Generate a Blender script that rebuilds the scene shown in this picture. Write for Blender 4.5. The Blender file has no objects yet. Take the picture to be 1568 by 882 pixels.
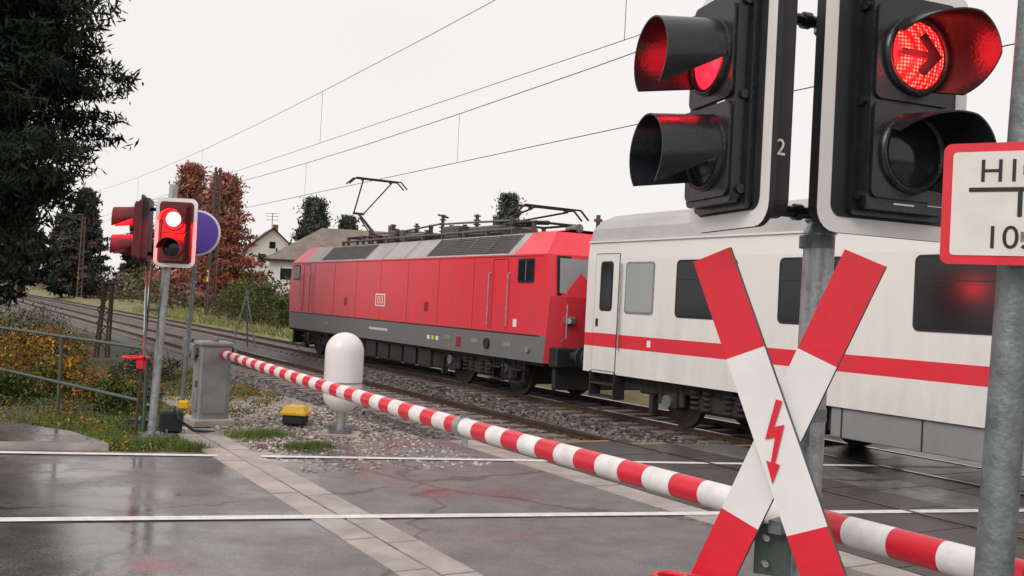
import bpy, math, random
import numpy as np
from mathutils import Matrix, Vector
random.seed(7); rng=np.random.default_rng(7)
scene=bpy.context.scene
PI=math.pi
# ------------------------------------------------------------------ materials
def mat(name,col,rough=0.5,metal=0.0,var=0.0,scale=5.0,bump=0.0,bscale=40.0,emit=None,estr=0,coat=0,stretch=None,col2=None,spec=0.5):
    m=bpy.data.materials.new(name); m.use_nodes=True
    nt=m.node_tree; n=nt.nodes; l=nt.links; b=n['Principled BSDF']
    b.inputs['Base Color'].default_value=(*col,1); b.inputs['Roughness'].default_value=rough
    b.inputs['Metallic'].default_value=metal
    b.inputs['Specular IOR Level'].default_value=spec
    if coat: b.inputs['Coat Weight'].default_value=coat; b.inputs['Coat Roughness'].default_value=0.1
    tc=n.new('ShaderNodeTexCoord'); src=tc.outputs['Object']
    if stretch:
        mp=n.new('ShaderNodeMapping'); mp.inputs['Scale'].default_value=stretch
        l.new(src,mp.inputs['Vector']); src=mp.outputs['Vector']
    if var>0 or col2:
        t=n.new('ShaderNodeTexNoise'); t.inputs['Scale'].default_value=scale; t.inputs['Detail'].default_value=6
        t.inputs['Roughness'].default_value=0.65
        l.new(src,t.inputs['Vector'])
        r=n.new('ShaderNodeValToRGB'); r.color_ramp.elements[0].position=0.3; r.color_ramp.elements[1].position=0.7
        c2=col2 if col2 else tuple(min(1,c*(1+var)) for c in col)
        c1=tuple(c*(1-var) for c in col)
        r.color_ramp.elements[0].color=(*c1,1); r.color_ramp.elements[1].color=(*c2,1)
        l.new(t.outputs['Fac'],r.inputs['Fac']); l.new(r.outputs['Color'],b.inputs['Base Color'])
        mr=n.new('ShaderNodeMapRange'); mr.inputs['To Min'].default_value=max(0,rough-0.1); mr.inputs['To Max'].default_value=min(1,rough+0.12)
        l.new(t.outputs['Fac'],mr.inputs['Value']); l.new(mr.outputs['Result'],b.inputs['Roughness'])
    if bump>0:
        t2=n.new('ShaderNodeTexNoise'); t2.inputs['Scale'].default_value=bscale; t2.inputs['Detail'].default_value=4
        l.new(tc.outputs['Object'],t2.inputs['Vector'])
        bp=n.new('ShaderNodeBump'); bp.inputs['Strength'].default_value=bump; bp.inputs['Distance'].default_value=0.02
        l.new(t2.outputs['Fac'],bp.inputs['Height']); l.new(bp.outputs['Normal'],b.inputs['Normal'])
    if emit:
        b.inputs['Emission Color'].default_value=(*emit,1); b.inputs['Emission Strength'].default_value=estr
    return m
def dirty_paint(name,col,zlo,zhi,dirt=(0.12,0.10,0.085),amt=0.5,rough=0.3):
    """painted vehicle side: streaky road dirt that thickens towards the bottom"""
    m=bpy.data.materials.new(name); m.use_nodes=True; nt=m.node_tree; n=nt.nodes; l=nt.links; b=n['Principled BSDF']
    tc=n.new('ShaderNodeTexCoord'); sp=n.new('ShaderNodeSeparateXYZ'); l.new(tc.outputs['Object'],sp.inputs[0])
    mp=n.new('ShaderNodeMapping'); mp.inputs['Scale'].default_value=(1.6,1.6,0.35); l.new(tc.outputs['Object'],mp.inputs[0])
    t=n.new('ShaderNodeTexNoise'); t.inputs['Scale'].default_value=1.6; t.inputs['Detail'].default_value=8; t.inputs['Roughness'].default_value=0.7; l.new(mp.outputs[0],t.inputs['Vector'])
    mr=n.new('ShaderNodeMapRange'); mr.inputs['From Min'].default_value=zhi; mr.inputs['From Max'].default_value=zlo; mr.inputs['To Min'].default_value=0.2; mr.inputs['To Max'].default_value=1.0
    l.new(sp.outputs['Z'],mr.inputs['Value'])
    r=n.new('ShaderNodeValToRGB'); r.color_ramp.elements[0].position=0.3; r.color_ramp.elements[1].position=0.8; l.new(t.outputs['Fac'],r.inputs[0])
    mu=n.new('ShaderNodeMath'); mu.operation='MULTIPLY'; l.new(mr.outputs[0],mu.inputs[0]); l.new(r.outputs[0],mu.inputs[1])
    m2=n.new('ShaderNodeMath'); m2.operation='MULTIPLY'; m2.inputs[1].default_value=amt; l.new(mu.outputs[0],m2.inputs[0])
    mx=n.new('ShaderNodeMix'); mx.data_type='RGBA'; mx.inputs[6].default_value=(*col,1); mx.inputs[7].default_value=(*dirt,1)
    l.new(m2.outputs[0],mx.inputs[0]); l.new(mx.outputs[2],b.inputs['Base Color'])
    b.inputs['Roughness'].default_value=rough
    return m

WHITE=mat('white_paint',(0.80,0.78,0.76),0.4,var=0.06,scale=3)
SIGNRED=mat('sign_red',(0.72,0.016,0.035),0.4,var=0.08,scale=8)
BOOMRED=mat('boom_red',(0.66,0.013,0.032),0.3,var=0.15,scale=9)
BOOMWHITE=mat('boom_white',(0.76,0.73,0.71),0.32,var=0.16,scale=7)
BLACK=mat('black_plastic',(0.015,0.016,0.019),0.24,var=0.3,scale=9,bump=0.08,bscale=60)
MATBLACK=mat('matt_black',(0.018,0.018,0.02),0.55,var=0.3,scale=6)
REDGLOW=mat('glow_tinted_housing',(0.14,0.008,0.012),0.35,var=0.3,scale=9)  # far heads: red glow of the lamps painted into the housing colour
GALV=mat('galvanised_steel',(0.40,0.42,0.43),0.42,0.7,var=0.3,scale=14,bump=0.15,bscale=60)
GALVD=mat('weathered_galvanised_steel',(0.20,0.22,0.225),0.5,0.55,var=0.35,scale=12,bump=0.2,bscale=60)
GREYPAINT=mat('grey_paint',(0.23,0.23,0.225),0.5,var=0.2,scale=4,bump=.1,bscale=30)
GREENEDGE=mat('green_grey_metal',(0.06,0.095,0.08),0.5,var=0.25,scale=9)
YELLOW=mat('yellow_plastic',(0.85,0.50,0.02),0.4,var=0.08)
BLUE=mat('blue_sign',(0.12,0.07,0.40),0.4)
def led_mat(name,white=False):
    m=bpy.data.materials.new(name); m.use_nodes=True; nt=m.node_tree; n=nt.nodes; l=nt.links; b=n['Principled BSDF']
    b.inputs['Base Color'].default_value=(0.4,0.0,0.0,1); b.inputs['Roughness'].default_value=0.2
    if white:
        b.inputs['Emission Color'].default_value=(1,0.60,0.48,1); b.inputs['Emission Strength'].default_value=3; return m
    tc=n.new('ShaderNodeTexCoord'); v=n.new('ShaderNodeTexVoronoi'); v.inputs['Scale'].default_value=72; v.inputs['Randomness'].default_value=0.1
    l.new(tc.outputs['Object'],v.inputs['Vector'])
    r=n.new('ShaderNodeValToRGB'); r.color_ramp.elements[0].position=0.2; r.color_ramp.elements[1].position=0.45
    r.color_ramp.elements[0].color=(1,0.22,0.12,1); r.color_ramp.elements[1].color=(0.40,0.004,0.008,1)
    l.new(v.outputs['Distance'],r.inputs[0]); l.new(r.outputs[0],b.inputs['Emission Color']); b.inputs['Emission Strength'].default_value=2.4
    return m
LED=led_mat('red_led_lens'); LEDHOT=led_mat('red_lamp_core',True)
LEDPLAIN=mat('red_lamp_lens',(0.4,0,0),0.2,emit=(1,0.012,0.03),estr=3.2)
LENSOFF=mat('dark_lens',(0.015,0.015,0.018),0.12)
# ------------------------------------------------------------------ builder
class B:
    def __init__(s,M=None): s.v=[];s.f=[];s.m=[];s.sm=[];s.mats=[];s.M=M or Matrix.Identity(4)
    def mi(s,m):
        if m not in s.mats: s.mats.append(m)
        return s.mats.index(m)
    def add(s,vs,fs,m,smooth=False,M=None):
        o=len(s.v); T=s.M@M if M is not None else s.M
        for p in vs: s.v.append(tuple(T@Vector(p)))
        k=s.mi(m)
        for f in fs: s.f.append([i+o for i in f]); s.m.append(k); s.sm.append(smooth)
    def box(s,c,d,m,M=None,rz=0,bev=0):
        x,y,z=[a/2 for a in d]
        R=Matrix.Translation(c)@Matrix.Rotation(rz,4,'Z'); 
        if M is not None: R=M@R
        if bev<=0:
            vs=[(i*x,j*y,k*z) for i in(-1,1) for j in(-1,1) for k in(-1,1)]
            s.add(vs,[(0,1,3,2),(4,6,7,5),(0,4,5,1),(2,3,7,6),(0,2,6,4),(1,5,7,3)],m,M=R)
        else:
            b=min(bev,x*.9,y*.9,z*.9)
            vs=[];
            for zz,ins in((-z,b),(-z+b,0),(z-b,0),(z,b)):
                X=x-ins;Y=y-ins
                ring=[(-X+b*(ins==0),-Y),(X-b*(ins==0),-Y),(X,-Y+b*(ins==0)),(X,Y-b*(ins==0)),(X-b*(ins==0),Y),(-X+b*(ins==0),Y),(-X,Y-b*(ins==0)),(-X,-Y+b*(ins==0))]
                vs+= [(p[0],p[1],zz) for p in ring]
            fs=[]
            for k in range(3):
                for i in range(8): fs.append((k*8+i,k*8+(i+1)%8,(k+1)*8+(i+1)%8,(k+1)*8+i))
            fs.append(tuple(range(7,-1,-1))); fs.append(tuple(range(24,32)))
            s.add(vs,fs,m,M=R)
    def cyl(s,p1,p2,r,m,r2=None,n=20,M=None,caps=True,smooth=True):
        r2=r if r2 is None else r2
        a=Vector(p1);b=Vector(p2);d=(b-a).normalized()
        u=d.orthogonal().normalized(); w=d.cross(u)
        vs=[];
        for c,rr in((a,r),(b,r2)):
            for i in range(n):
                t=2*PI*i/n; vs.append(tuple(c+u*math.cos(t)*rr+w*math.sin(t)*rr))
        s.add(vs,[(i,(i+1)%n,n+(i+1)%n,n+i) for i in range(n)],m,smooth,M)
        if caps: s.add(vs,[tuple(range(n-1,-1,-1)),tuple(range(n,2*n))],m,False,M)
    def tube(s,pts,r,m,n=8,M=None):
        for a,b in zip(pts[:-1],pts[1:]): s.cyl(a,b,r,m,n=n,M=M)
    def lathe(s,prof,m,c=(0,0,0),n=28,M=None,axis='Z'):
        vs=[];k=len(prof)
        for i in range(n):
            t=2*PI*i/n
            for r,z in prof: vs.append((c[0]+r*math.cos(t),c[1]+r*math.sin(t),c[2]+z))
        fs=[]
        for i in range(n):
            j=(i+1)%n
            for q in range(k-1): fs.append((i*k+q,j*k+q,j*k+q+1,i*k+q+1))
        s.add(vs,fs,m,True,M)
    def prism(s,poly,z0,z1,m,M=None,side=None):
        n=len(poly); vs=[(p[0],p[1],z0) for p in poly]+[(p[0],p[1],z1) for p in poly]
        s.add(vs,[tuple(range(n,2*n))],m,M=M)
        s.add(vs,[tuple(range(n-1,-1,-1))]+[(i,(i+1)%n,n+(i+1)%n,n+i) for i in range(n)],side or m,M=M)
    def xz(s,poly,y0,y1,m,M=None,side=None):
        n=len(poly); vs=[(p[0],y0,p[1]) for p in poly]+[(p[0],y1,p[1]) for p in poly]
        s.add(vs,[tuple(range(n))],m,M=M)
        s.add(vs,[tuple(range(2*n-1,n-1,-1))]+[((i+1)%n,i,n+i,n+(i+1)%n) for i in range(n)],side or m,M=M)
    def rr(s,cx,cz,w,h,r,y0,y1,m,M=None,side=None,k=5):
        pts=[]
        for (sx,sz,a0) in((1,-1,-PI/2),(1,1,0),(-1,1,PI/2),(-1,-1,PI)):
            for i in range(k+1):
                a=a0+PI/2*i/k; pts.append((cx+sx*(w/2-r)+r*math.cos(a),cz+sz*(h/2-r)+r*math.sin(a)))
        s.xz(pts,y0,y1,m,M,side)
    def obj(s,name,parent=None,bevel=0):
        me=bpy.data.meshes.new(name); me.from_pydata(s.v,[],s.f)
        for m in s.mats: me.materials.append(m)
        me.polygons.foreach_set('material_index',s.m); me.polygons.foreach_set('use_smooth',s.sm); me.update()
        o=bpy.data.objects.new(name,me); scene.collection.objects.link(o)
        if parent: o.parent=parent
        if bevel:
            bm=o.modifiers.new('b','BEVEL'); bm.width=bevel; bm.segments=2; bm.limit_method='ANGLE'; bm.angle_limit=math.radians(50)
        return o
A0=math.radians(-59.2)
T=Matrix.Rotation(A0,4,'Z')   # railway frame: x = towards the crossing, y = lateral distance
def TW(t,L,z=0): return tuple(T@Vector((-t,L,z)))
def place(x,y,z=0,a=0): return Matrix.Translation((x,y,z))@Matrix.Rotation(a,4,'Z')
# ------------------------------------------------------------------ camera
cam=bpy.data.cameras.new('camera'); co=bpy.data.objects.new('camera',cam); scene.collection.objects.link(co); scene.camera=co
cam.lens=34.44; cam.sensor_width=36; cam.clip_end=3000; cam.clip_start=0.05
p=math.radians(1.06); r=math.radians(3.0)
F=Vector((0,math.cos(p),math.sin(p))); R0=Vector((1,0,0)); U0=R0.cross(F)
Rr=R0*math.cos(r)+U0*math.sin(r); Uu=-R0*math.sin(r)+U0*math.cos(r)
mm=Matrix((Rr,Uu,-F)).transposed().to_4x4(); mm.translation=Vector((0,0,2.0)); co.matrix_world=mm
# ------------------------------------------------------------------ world and sun
SEL,SAZ=40,222
w=bpy.data.worlds.new('World'); scene.world=w; w.use_nodes=True; nt=w.node_tree; bg=nt.nodes['Background']
sky=nt.nodes.new('ShaderNodeTexSky'); sky.sky_type='NISHITA'; sky.sun_disc=False
sky.sun_elevation=math.radians(SEL); sky.sun_rotation=math.radians(SAZ)
bg.inputs['Strength'].default_value=0.07; nt.links.new(sky.outputs[0],bg.inputs['Color'])
bg2=nt.nodes.new('ShaderNodeBackground')
tc=nt.nodes.new('ShaderNodeTexCoord'); nz=nt.nodes.new('ShaderNodeTexNoise'); nz.inputs['Scale'].default_value=1.6; nz.inputs['Detail'].default_value=3
nt.links.new(tc.outputs['Generated'],nz.inputs['Vector'])
rp=nt.nodes.new('ShaderNodeValToRGB'); rp.color_ramp.elements[0].position=0.3; rp.color_ramp.elements[1].position=0.7
rp.color_ramp.elements[0].color=(0.94,0.895,0.88,1); rp.color_ramp.elements[1].color=(0.995,0.95,0.935,1)
nt.links.new(nz.outputs['Fac'],rp.inputs[0]); nt.links.new(rp.outputs[0],bg2.inputs['Color']); bg2.inputs['Strength'].default_value=1.0
mxs=nt.nodes.new('ShaderNodeMixShader'); mxs.inputs[0].default_value=0.94
nt.links.new(bg.outputs[0],mxs.inputs[1]); nt.links.new(bg2.outputs[0],mxs.inputs[2])
nt.links.new(mxs.outputs[0],nt.nodes['World Output'].inputs['Surface'])
sl=bpy.data.lights.new('sun','SUN'); sl.energy=1.5; sl.angle=math.radians(30); sl.color=(1,0.96,0.92)
so=bpy.data.objects.new('sun',sl); scene.collection.objects.link(so)
el=math.radians(SEL); az=math.radians(SAZ)
dirv=Vector((math.sin(az)*math.cos(el),math.cos(az)*math.cos(el),math.sin(el)))
so.rotation_euler=dirv.to_track_quat('Z','Y').to_euler()
scene.view_settings.view_transform='Standard'; scene.view_settings.look='None'
# ------------------------------------------------------------------ ground materials
def asphalt():
    m=bpy.data.materials.new('wet_asphalt'); m.use_nodes=True; nt=m.node_tree; n=nt.nodes; l=nt.links; b=n['Principled BSDF']
    tc=n.new('ShaderNodeTexCoord')
    big=n.new('ShaderNodeTexNoise'); big.inputs['Scale'].default_value=0.45; big.inputs['Detail'].default_value=6; big.inputs['Roughness'].default_value=0.6; l.new(tc.outputs['Object'],big.inputs['Vector'])
    fine=n.new('ShaderNodeTexNoise'); fine.inputs['Scale'].default_value=60; fine.inputs['Detail'].default_value=3; l.new(tc.outputs['Object'],fine.inputs['Vector'])
    mid=n.new('ShaderNodeTexNoise'); mid.inputs['Scale'].default_value=2.5; mid.inputs['Detail'].default_value=8; mid.inputs['Roughness'].default_value=0.7; l.new(tc.outputs['Object'],mid.inputs['Vector'])
    r1=n.new('ShaderNodeValToRGB'); r1.color_ramp.elements[0].position=0.32; r1.color_ramp.elements[1].position=0.7
    r1.color_ramp.elements[0].color=(0.085,0.084,0.085,1); r1.color_ramp.elements[1].color=(0.19,0.187,0.185,1); l.new(mid.outputs['Fac'],r1.inputs[0])
    r2=n.new('ShaderNodeValToRGB'); r2.color_ramp.elements[0].position=0.3; r2.color_ramp.elements[1].position=0.75
    r2.color_ramp.elements[0].color=(0.45,0.45,0.45,1); r2.color_ramp.elements[1].color=(1.6,1.58,1.55,1); l.new(fine.outputs['Fac'],r2.inputs[0])
    mu=n.new('ShaderNodeMix'); mu.data_type='RGBA'; mu.blend_type='MULTIPLY'; mu.inputs[0].default_value=1; l.new(r1.outputs[0],mu.inputs[6]); l.new(r2.outputs[0],mu.inputs[7])
    dn=n.new('ShaderNodeTexNoise'); dn.inputs['Scale'].default_value=1.2; dn.inputs['Detail'].default_value=5; l.new(tc.outputs['Object'],dn.inputs['Vector'])
    va=n.new('ShaderNodeVectorMath'); va.operation='MULTIPLY_ADD'; va.inputs[1].default_value=(1.1,1.1,0); l.new(dn.outputs['Color'],va.inputs[0]); l.new(tc.outputs['Object'],va.inputs[2])
    vo=n.new('ShaderNodeTexVoronoi'); vo.feature='DISTANCE_TO_EDGE'; vo.inputs['Scale'].default_value=0.27; l.new(va.outputs[0],vo.inputs['Vector'])
    rc=n.new('ShaderNodeValToRGB'); rc.color_ramp.elements[0].position=0.003; rc.color_ramp.elements[1].position=0.011
    rc.color_ramp.elements[0].color=(0.35,0.30,0.30,1); rc.color_ramp.elements[1].color=(1,1,1,1); l.new(vo.outputs['Distance'],rc.inputs[0])
    mc=n.new('ShaderNodeMix'); mc.data_type='RGBA'; mc.blend_type='MULTIPLY'; mc.inputs[0].default_value=1; l.new(mu.outputs[2],mc.inputs[6]); l.new(rc.outputs[0],mc.inputs[7])
    sp=n.new('ShaderNodeSeparateXYZ'); l.new(tc.outputs['Object'],sp.inputs[0])
    g=n.new('ShaderNodeMapRange'); g.inputs['From Min'].default_value=0.5; g.inputs['From Max'].default_value=-3.2; g.inputs['To Min'].default_value=-0.065; g.inputs['To Max'].default_value=0.10; l.new(sp.outputs['X'],g.inputs['Value'])
    ad=n.new('ShaderNodeMath'); l.new(big.outputs['Fac'],ad.inputs[0]); l.new(g.outputs[0],ad.inputs[1])
    ad2=n.new('ShaderNodeMath'); ad2.operation='MULTIPLY_ADD'; ad2.inputs[1].default_value=0.14; l.new(mid.outputs['Fac'],ad2.inputs[0]); l.new(ad.outputs[0],ad2.inputs[2])
    rw=n.new('ShaderNodeValToRGB'); rw.color_ramp.elements[0].position=0.53; rw.color_ramp.elements[1].position=0.70; l.new(ad2.outputs[0],rw.inputs[0])
    rg=n.new('ShaderNodeMapRange'); rg.inputs['To Min'].default_value=0.40; rg.inputs['To Max'].default_value=0.085; l.new(rw.outputs[0],rg.inputs['Value']); l.new(rg.outputs[0],b.inputs['Roughness'])
    dk=n.new('ShaderNodeMix'); dk.data_type='RGBA'; dk.blend_type='MULTIPLY'; l.new(rw.outputs[0],dk.inputs[0]); l.new(mc.outputs[2],dk.inputs[6]); dk.inputs[7].default_value=(0.8,0.8,0.82,1)
    l.new(dk.outputs[2],b.inputs['Base Color'])
    bs=n.new('ShaderNodeMapRange'); bs.inputs['To Min'].default_value=0.45; bs.inputs['To Max'].default_value=0.07; l.new(rw.outputs[0],bs.inputs['Value'])
    bp=n.new('ShaderNodeBump'); bp.inputs['Distance'].default_value=0.006; l.new(bs.outputs[0],bp.inputs['Strength']); l.new(fine.outputs['Fac'],bp.inputs['Height']); l.new(bp.outputs[0],b.inputs['Normal'])
    b.inputs['Specular IOR Level'].default_value=0.7
    return m
ASPH=asphalt()
CONC=mat('wet_concrete',(0.38,0.34,0.31),0.35,var=0.35,scale=2.2,bump=0.3,bscale=90)
CONCD=mat('crossing_panel_rubber',(0.045,0.043,0.042),0.3,var=0.45,scale=2.5,bump=0.4,bscale=90)
LINE=mat('road_line_paint',(0.74,0.73,0.70),0.45,var=0.2,scale=7,bump=0.3,bscale=80)
GROUND=mat('meadow',(0.085,0.085,0.035),0.9,var=0.4,scale=0.15,bump=0.6,bscale=6)
VERGE=mat('grassy_soil',(0.06,0.06,0.03),0.9,var=0.5,scale=1.1,bump=1,bscale=14)
BANK=mat('autumn_grass',(0.13,0.12,0.05),0.9,col2=(0.34,0.29,0.12),var=0.4,scale=0.6,bump=1,bscale=8)
def ballast_mat(name,c0,c1):
    m=bpy.data.materials.new(name); m.use_nodes=True; nt=m.node_tree; n=nt.nodes; l=nt.links; b=n['Principled BSDF']
    tc=n.new('ShaderNodeTexCoord'); v=n.new('ShaderNodeTexVoronoi'); v.inputs['Scale'].default_value=17; l.new(tc.outputs['Object'],v.inputs['Vector'])
    r=n.new('ShaderNodeValToRGB'); r.color_ramp.elements[0].color=(*c0,1); r.color_ramp.elements[1].color=(*c1,1)
    sx=n.new('ShaderNodeSeparateColor'); l.new(v.outputs['Color'],sx.inputs[0]); l.new(sx.outputs[0],r.inputs[0]); l.new(r.outputs[0],b.inputs['Base Color'])
    bp=n.new('ShaderNodeBump'); bp.invert=True; bp.inputs['Distance'].default_value=0.05; bp.inputs['Strength'].default_value=1; l.new(v.outputs['Distance'],bp.inputs['Height']); l.new(bp.outputs[0],b.inputs['Normal'])
    b.inputs['Roughness'].default_value=0.6
    return m
BALL=ballast_mat('track_ballast',(0.035,0.03,0.028),(0.18,0.15,0.135))
GRAV=ballast_mat('pale_gravel',(0.16,0.14,0.12),(0.48,0.42,0.37))
ST=[mat('stone_a',(0.20,0.17,0.16),0.55),mat('stone_b',(0.10,0.08,0.073),0.55),mat('stone_c',(0.045,0.04,0.04),0.5)]
PS=[mat('pebble_a',(0.52,0.46,0.41),0.6),mat('pebble_b',(0.30,0.25,0.22),0.6),mat('pebble_c',(0.15,0.12,0.10),0.6)]
# ------------------------------------------------------------------ ground surfaces
b=B(); b.add([(-1500,-600,-0.32),(1500,-600,-0.32),(1500,1800,-0.32),(-1500,1800,-0.32)],[(0,1,2,3)],GROUND); b.obj('ground')
b=B(T); b.prism([(-400,-90),(40,-90),(40,6.1),(-400,6.1)],-0.3,-0.03,VERGE); b.obj('grass_verge')
b=B(T); n=60; vs=[];fs=[]
Ls=[14.9,15.6,16.5,18,21,26,34,60]; Zs=[-0.3,-0.12,0.0,0.12,0.25,0.3,0.3,-0.3]
for i in range(n+1):
    x=-400+i*(440/n)
    for L,z in zip(Ls,Zs): vs.append((x,L,z+(rng.normal()*0.05 if 15<L<40 else 0)))
k=len(Ls)
for i in range(n):
    for j in range(k-1): fs.append((i*k+j,(i+1)*k+j,(i+1)*k+j+1,i*k+j+1))
b.add(vs,fs,BANK,True); b.obj('grass_bank')
# road
edge=lambda X:14.65+0.24*X
b=B(); road=[(-80,-20),(80,-20),(80,edge(80)),(-1.02,edge(-1.02)),(-1.45,14.25),(-1.9,13.75),(-2.9,12.42),(-3.75,12.08),(-80,12.95-0.235*80)]
b.prism(road,-0.25,0.0,ASPH); b.obj('road')
def strip(b,p0,p1,wd,z,m):
    a=Vector((*p0,0));c=Vector((*p1,0)); d=(c-a).normalized(); q=Vector((-d.y,d.x,0))*wd/2
    b.add([(a-q+Vector((0,0,z)))[:],(c-q+Vector((0,0,z)))[:],(c+q+Vector((0,0,z)))[:],(a+q+Vector((0,0,z)))[:]],[(0,1,2,3)],m)
b=B()
l1=lambda x:9.36+0.288*x
l2=lambda x:12.70+0.235*x
strip(b,(-30,l1(-30)),(2.6,l1(2.6)),0.15,0.011,LINE); strip(b,(3.2,l1(3.2)),(30,l1(30)),0.15,0.011,LINE)
strip(b,(-30,l2(-30)),(-3.45,l2(-3.45)),0.14,0.011,LINE); strip(b,(-2.95,l2(-2.95)),(30,l2(30)),0.14,0.011,LINE)
b.obj('road_marking')
def xr(L):
    X=(L-0.512*14.65)/(0.859+0.512*0.24); Y=edge(X); v=T.inverted()@Vector((X,Y,0)); return v.x
b=B(T)
WOOD=mat('timber_edge',(0.30,0.17,0.07),.6,var=.3,scale=4)
seg=[(6.6,7.0,CONC),(7.02,7.66,CONCD),(7.84,9.16,CONCD),(9.34,9.98,CONCD),(10.0,10.98,ASPH),(11.0,11.66,CONCD),(11.84,13.16,CONCD),(13.34,14.0,CONCD),(14.02,14.5,CONC)]
for a,c,m in seg:
    x=xr((a+c)/2)+0.15
    if m is CONCD: b.prism([(x-.14,a),(x-.01,a),(x-.01,c),(x-.14,c)],-.02,.006,WOOD)
    while x<16:
        b.prism([(x,a),(x+1.18,a),(x+1.18,c),(x,c)],-0.02,0.005+random.uniform(0,.003),m); x+=1.2
b.obj('level_crossing_deck')
b=B(T); x=-14.6
while x<14:
    b.prism([(x,3.06),(x+0.985,3.06),(x+0.985,3.33),(x,3.33)],-0.05,0.003+random.uniform(0,0.005),CONC)
    b.prism([(x+0.2,3.36),(x+1.185,3.36),(x+1.185,3.64),(x+0.2,3.64)],-0.05,0.003+random.uniform(0,0.005),CONC)
    x+=1.0
b.obj('drain_channel')
b=B(T); b.prism([(-19,3.7),(-10.6,3.7),(-10.0,6.55),(-19,6.2)],-0.1,-0.02,GRAV); b.obj('gravel_patch')
b=B(T); n=220; vs=[];fs=[]
Ls=[5.7,6.1,6.5,7.0,7.75,8.5,9.25,9.9,10.5,11.1,11.75,12.5,13.25,14.0,14.5,15.2]; Zs=[-0.32,-0.2,-0.12,-0.13,-.15,-.16,-.15,-.13,-.17,-.13,-.15,-.16,-.15,-.12,-.14,-.32]
k=len(Ls)
for i in range(n+1):
    x=-400+i*(440/n)
    for L,z in zip(Ls,Zs): vs.append((x,L,z+rng.normal()*0.01))
for i in range(n):
    for j in range(k-1): fs.append((i*k+j,(i+1)*k+j,(i+1)*k+j+1,i*k+j+1))
b.add(vs,fs,BALL,True); bal=b.obj('track_ballast')
def stones(name,N,sampler,size,mats,zb):
    cube=np.array([(i,j,k) for i in(-1,1) for j in(-1,1) for k in(-1,1)],float)
    q=np.array([(0,1,3,2),(4,6,7,5),(0,4,5,1),(2,3,7,6),(0,2,6,4),(1,5,7,3)])
    V=[];Fc=[];MI=[]
    for i in range(N):
        x,y=sampler(); s=size*rng.uniform(.5,1.25)
        a=rng.uniform(0,PI); ca,sa=math.cos(a),math.sin(a)
        c=cube*(1+rng.normal(size=(8,3))*0.22)*s*np.array([1,rng.uniform(.6,1),rng.uniform(.5,.8)])
        tilt=rng.uniform(-.6,.6); ct,stt=math.cos(tilt),math.sin(tilt)
        c=np.stack([c[:,0],c[:,1]*ct-c[:,2]*stt,c[:,1]*stt+c[:,2]*ct],1)
        c=np.stack([c[:,0]*ca-c[:,1]*sa+x,c[:,0]*sa+c[:,1]*ca+y,c[:,2]+zb+rng.uniform(0,.3)*s],1)
        V.append(c);Fc.append(q+8*i);MI+= [int(rng.integers(0,len(mats)))]*6
    V=np.concatenate(V);Fc=np.concatenate(Fc)
    V=(np.array(T.to_3x3())@V.T).T
    me=bpy.data.meshes.new(name); me.from_pydata(V.tolist(),[],Fc.tolist())
    for m in mats: me.materials.append(m)
    me.polygons.foreach_set('material_index',MI); me.update()
    o=bpy.data.objects.new(name,me); scene.collection.objects.link(o); return o
def s1():
    while True:
        x=-rng.uniform(9,26)**1.0; y=rng.uniform(6.15,11.2)
        if x< xr(y)-0.05: return x,y
stones('ballast_stones',15000,s1,0.034,ST,-0.14)
def s2(): return -rng.uniform(10.6,17),rng.uniform(3.75,6.3)
stones('loose_gravel',3800,s2,0.02,PS,-0.015)
RUST=mat('rusty_rail',(0.08,0.045,0.032),0.6,0.3,var=0.4,scale=5); SHINE=mat('polished_rail_head',(0.42,0.40,0.39),0.22,0.95)
SLEEP=mat('sleeper_concrete',(0.19,0.155,0.135),0.7,var=0.35,scale=4,bump=0.4,bscale=40)
for c in(8.5,12.5):
    b=B(T)
    for s_ in(-0.75,0.75):
        y=c+s_
        b.box((-180,y,-0.125),(440,0.14,0.02),RUST); b.box((-180,y,-0.07),(440,0.02,0.10),RUST); b.box((-180,y,-0.005),(440,0.07,0.034),RUST)
        b.add([(-400,y-.03,.0165),(40,y-.03,.0165),(40,y+.03,.0165),(-400,y+.03,.0165)],[(0,1,2,3)],SHINE)
    x=-150
    while x<xr(c)-0.3:
        b.box((x,c,-0.155),(0.26,2.6,0.13),SLEEP,bev=.015)
        for s_ in(-0.75,0.75):
            for e in(-.1,.1): b.box((x,c+s_+e,-0.08),(0.12,0.05,0.04),RUST)
        x+=0.62
    b.obj('railway_track')
b=B(); b.prism([(-12,14.6),(-12,10.3),(-5.9,11.62),(-4.75,11.86),(-5.6,12.7),(-6.95,13.4)],-0.05,0.09,ASPH,side=CONC); b.obj('pavement',bevel=0.02)
# ------------------------------------------------------------------ foliage helpers
def leaf_mesh(name,C,S,mi,mats,elong=1.0,droop=0.0,trunk=None,wd=0.5):
    N=len(C)
    a=rng.normal(size=(N,3)); a[:,2]-=droop; a/=np.linalg.norm(a,axis=1)[:,None]
    h=rng.normal(size=(N,3)); u=np.cross(a,h); u/=np.linalg.norm(u,axis=1)[:,None]
    A=a*(S*elong)[:,None]; U=u*(S*wd)[:,None]
    V=np.stack([C-A*0.5,C+U*0.5,C+A*0.5,C-U*0.5],1).reshape(-1,3)
    Fc=np.arange(4*N).reshape(-1,4)
    vl=V.tolist(); fl=Fc.tolist(); mil=list(map(int,mi)); ml=list(mats)
    if trunk:
        o=len(vl); vl+=trunk.v; fl+=[[i+o for i in f] for f in trunk.f]; mil+=[len(ml)+k for k in trunk.m]; ml+=trunk.mats
    me=bpy.data.meshes.new(name); me.from_pydata(vl,[],fl)
    for m in ml: me.materials.append(m)
    me.polygons.foreach_set('material_index',mil); me.update()
    o=bpy.data.objects.new(name,me); scene.collection.objects.link(o); return o
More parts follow.
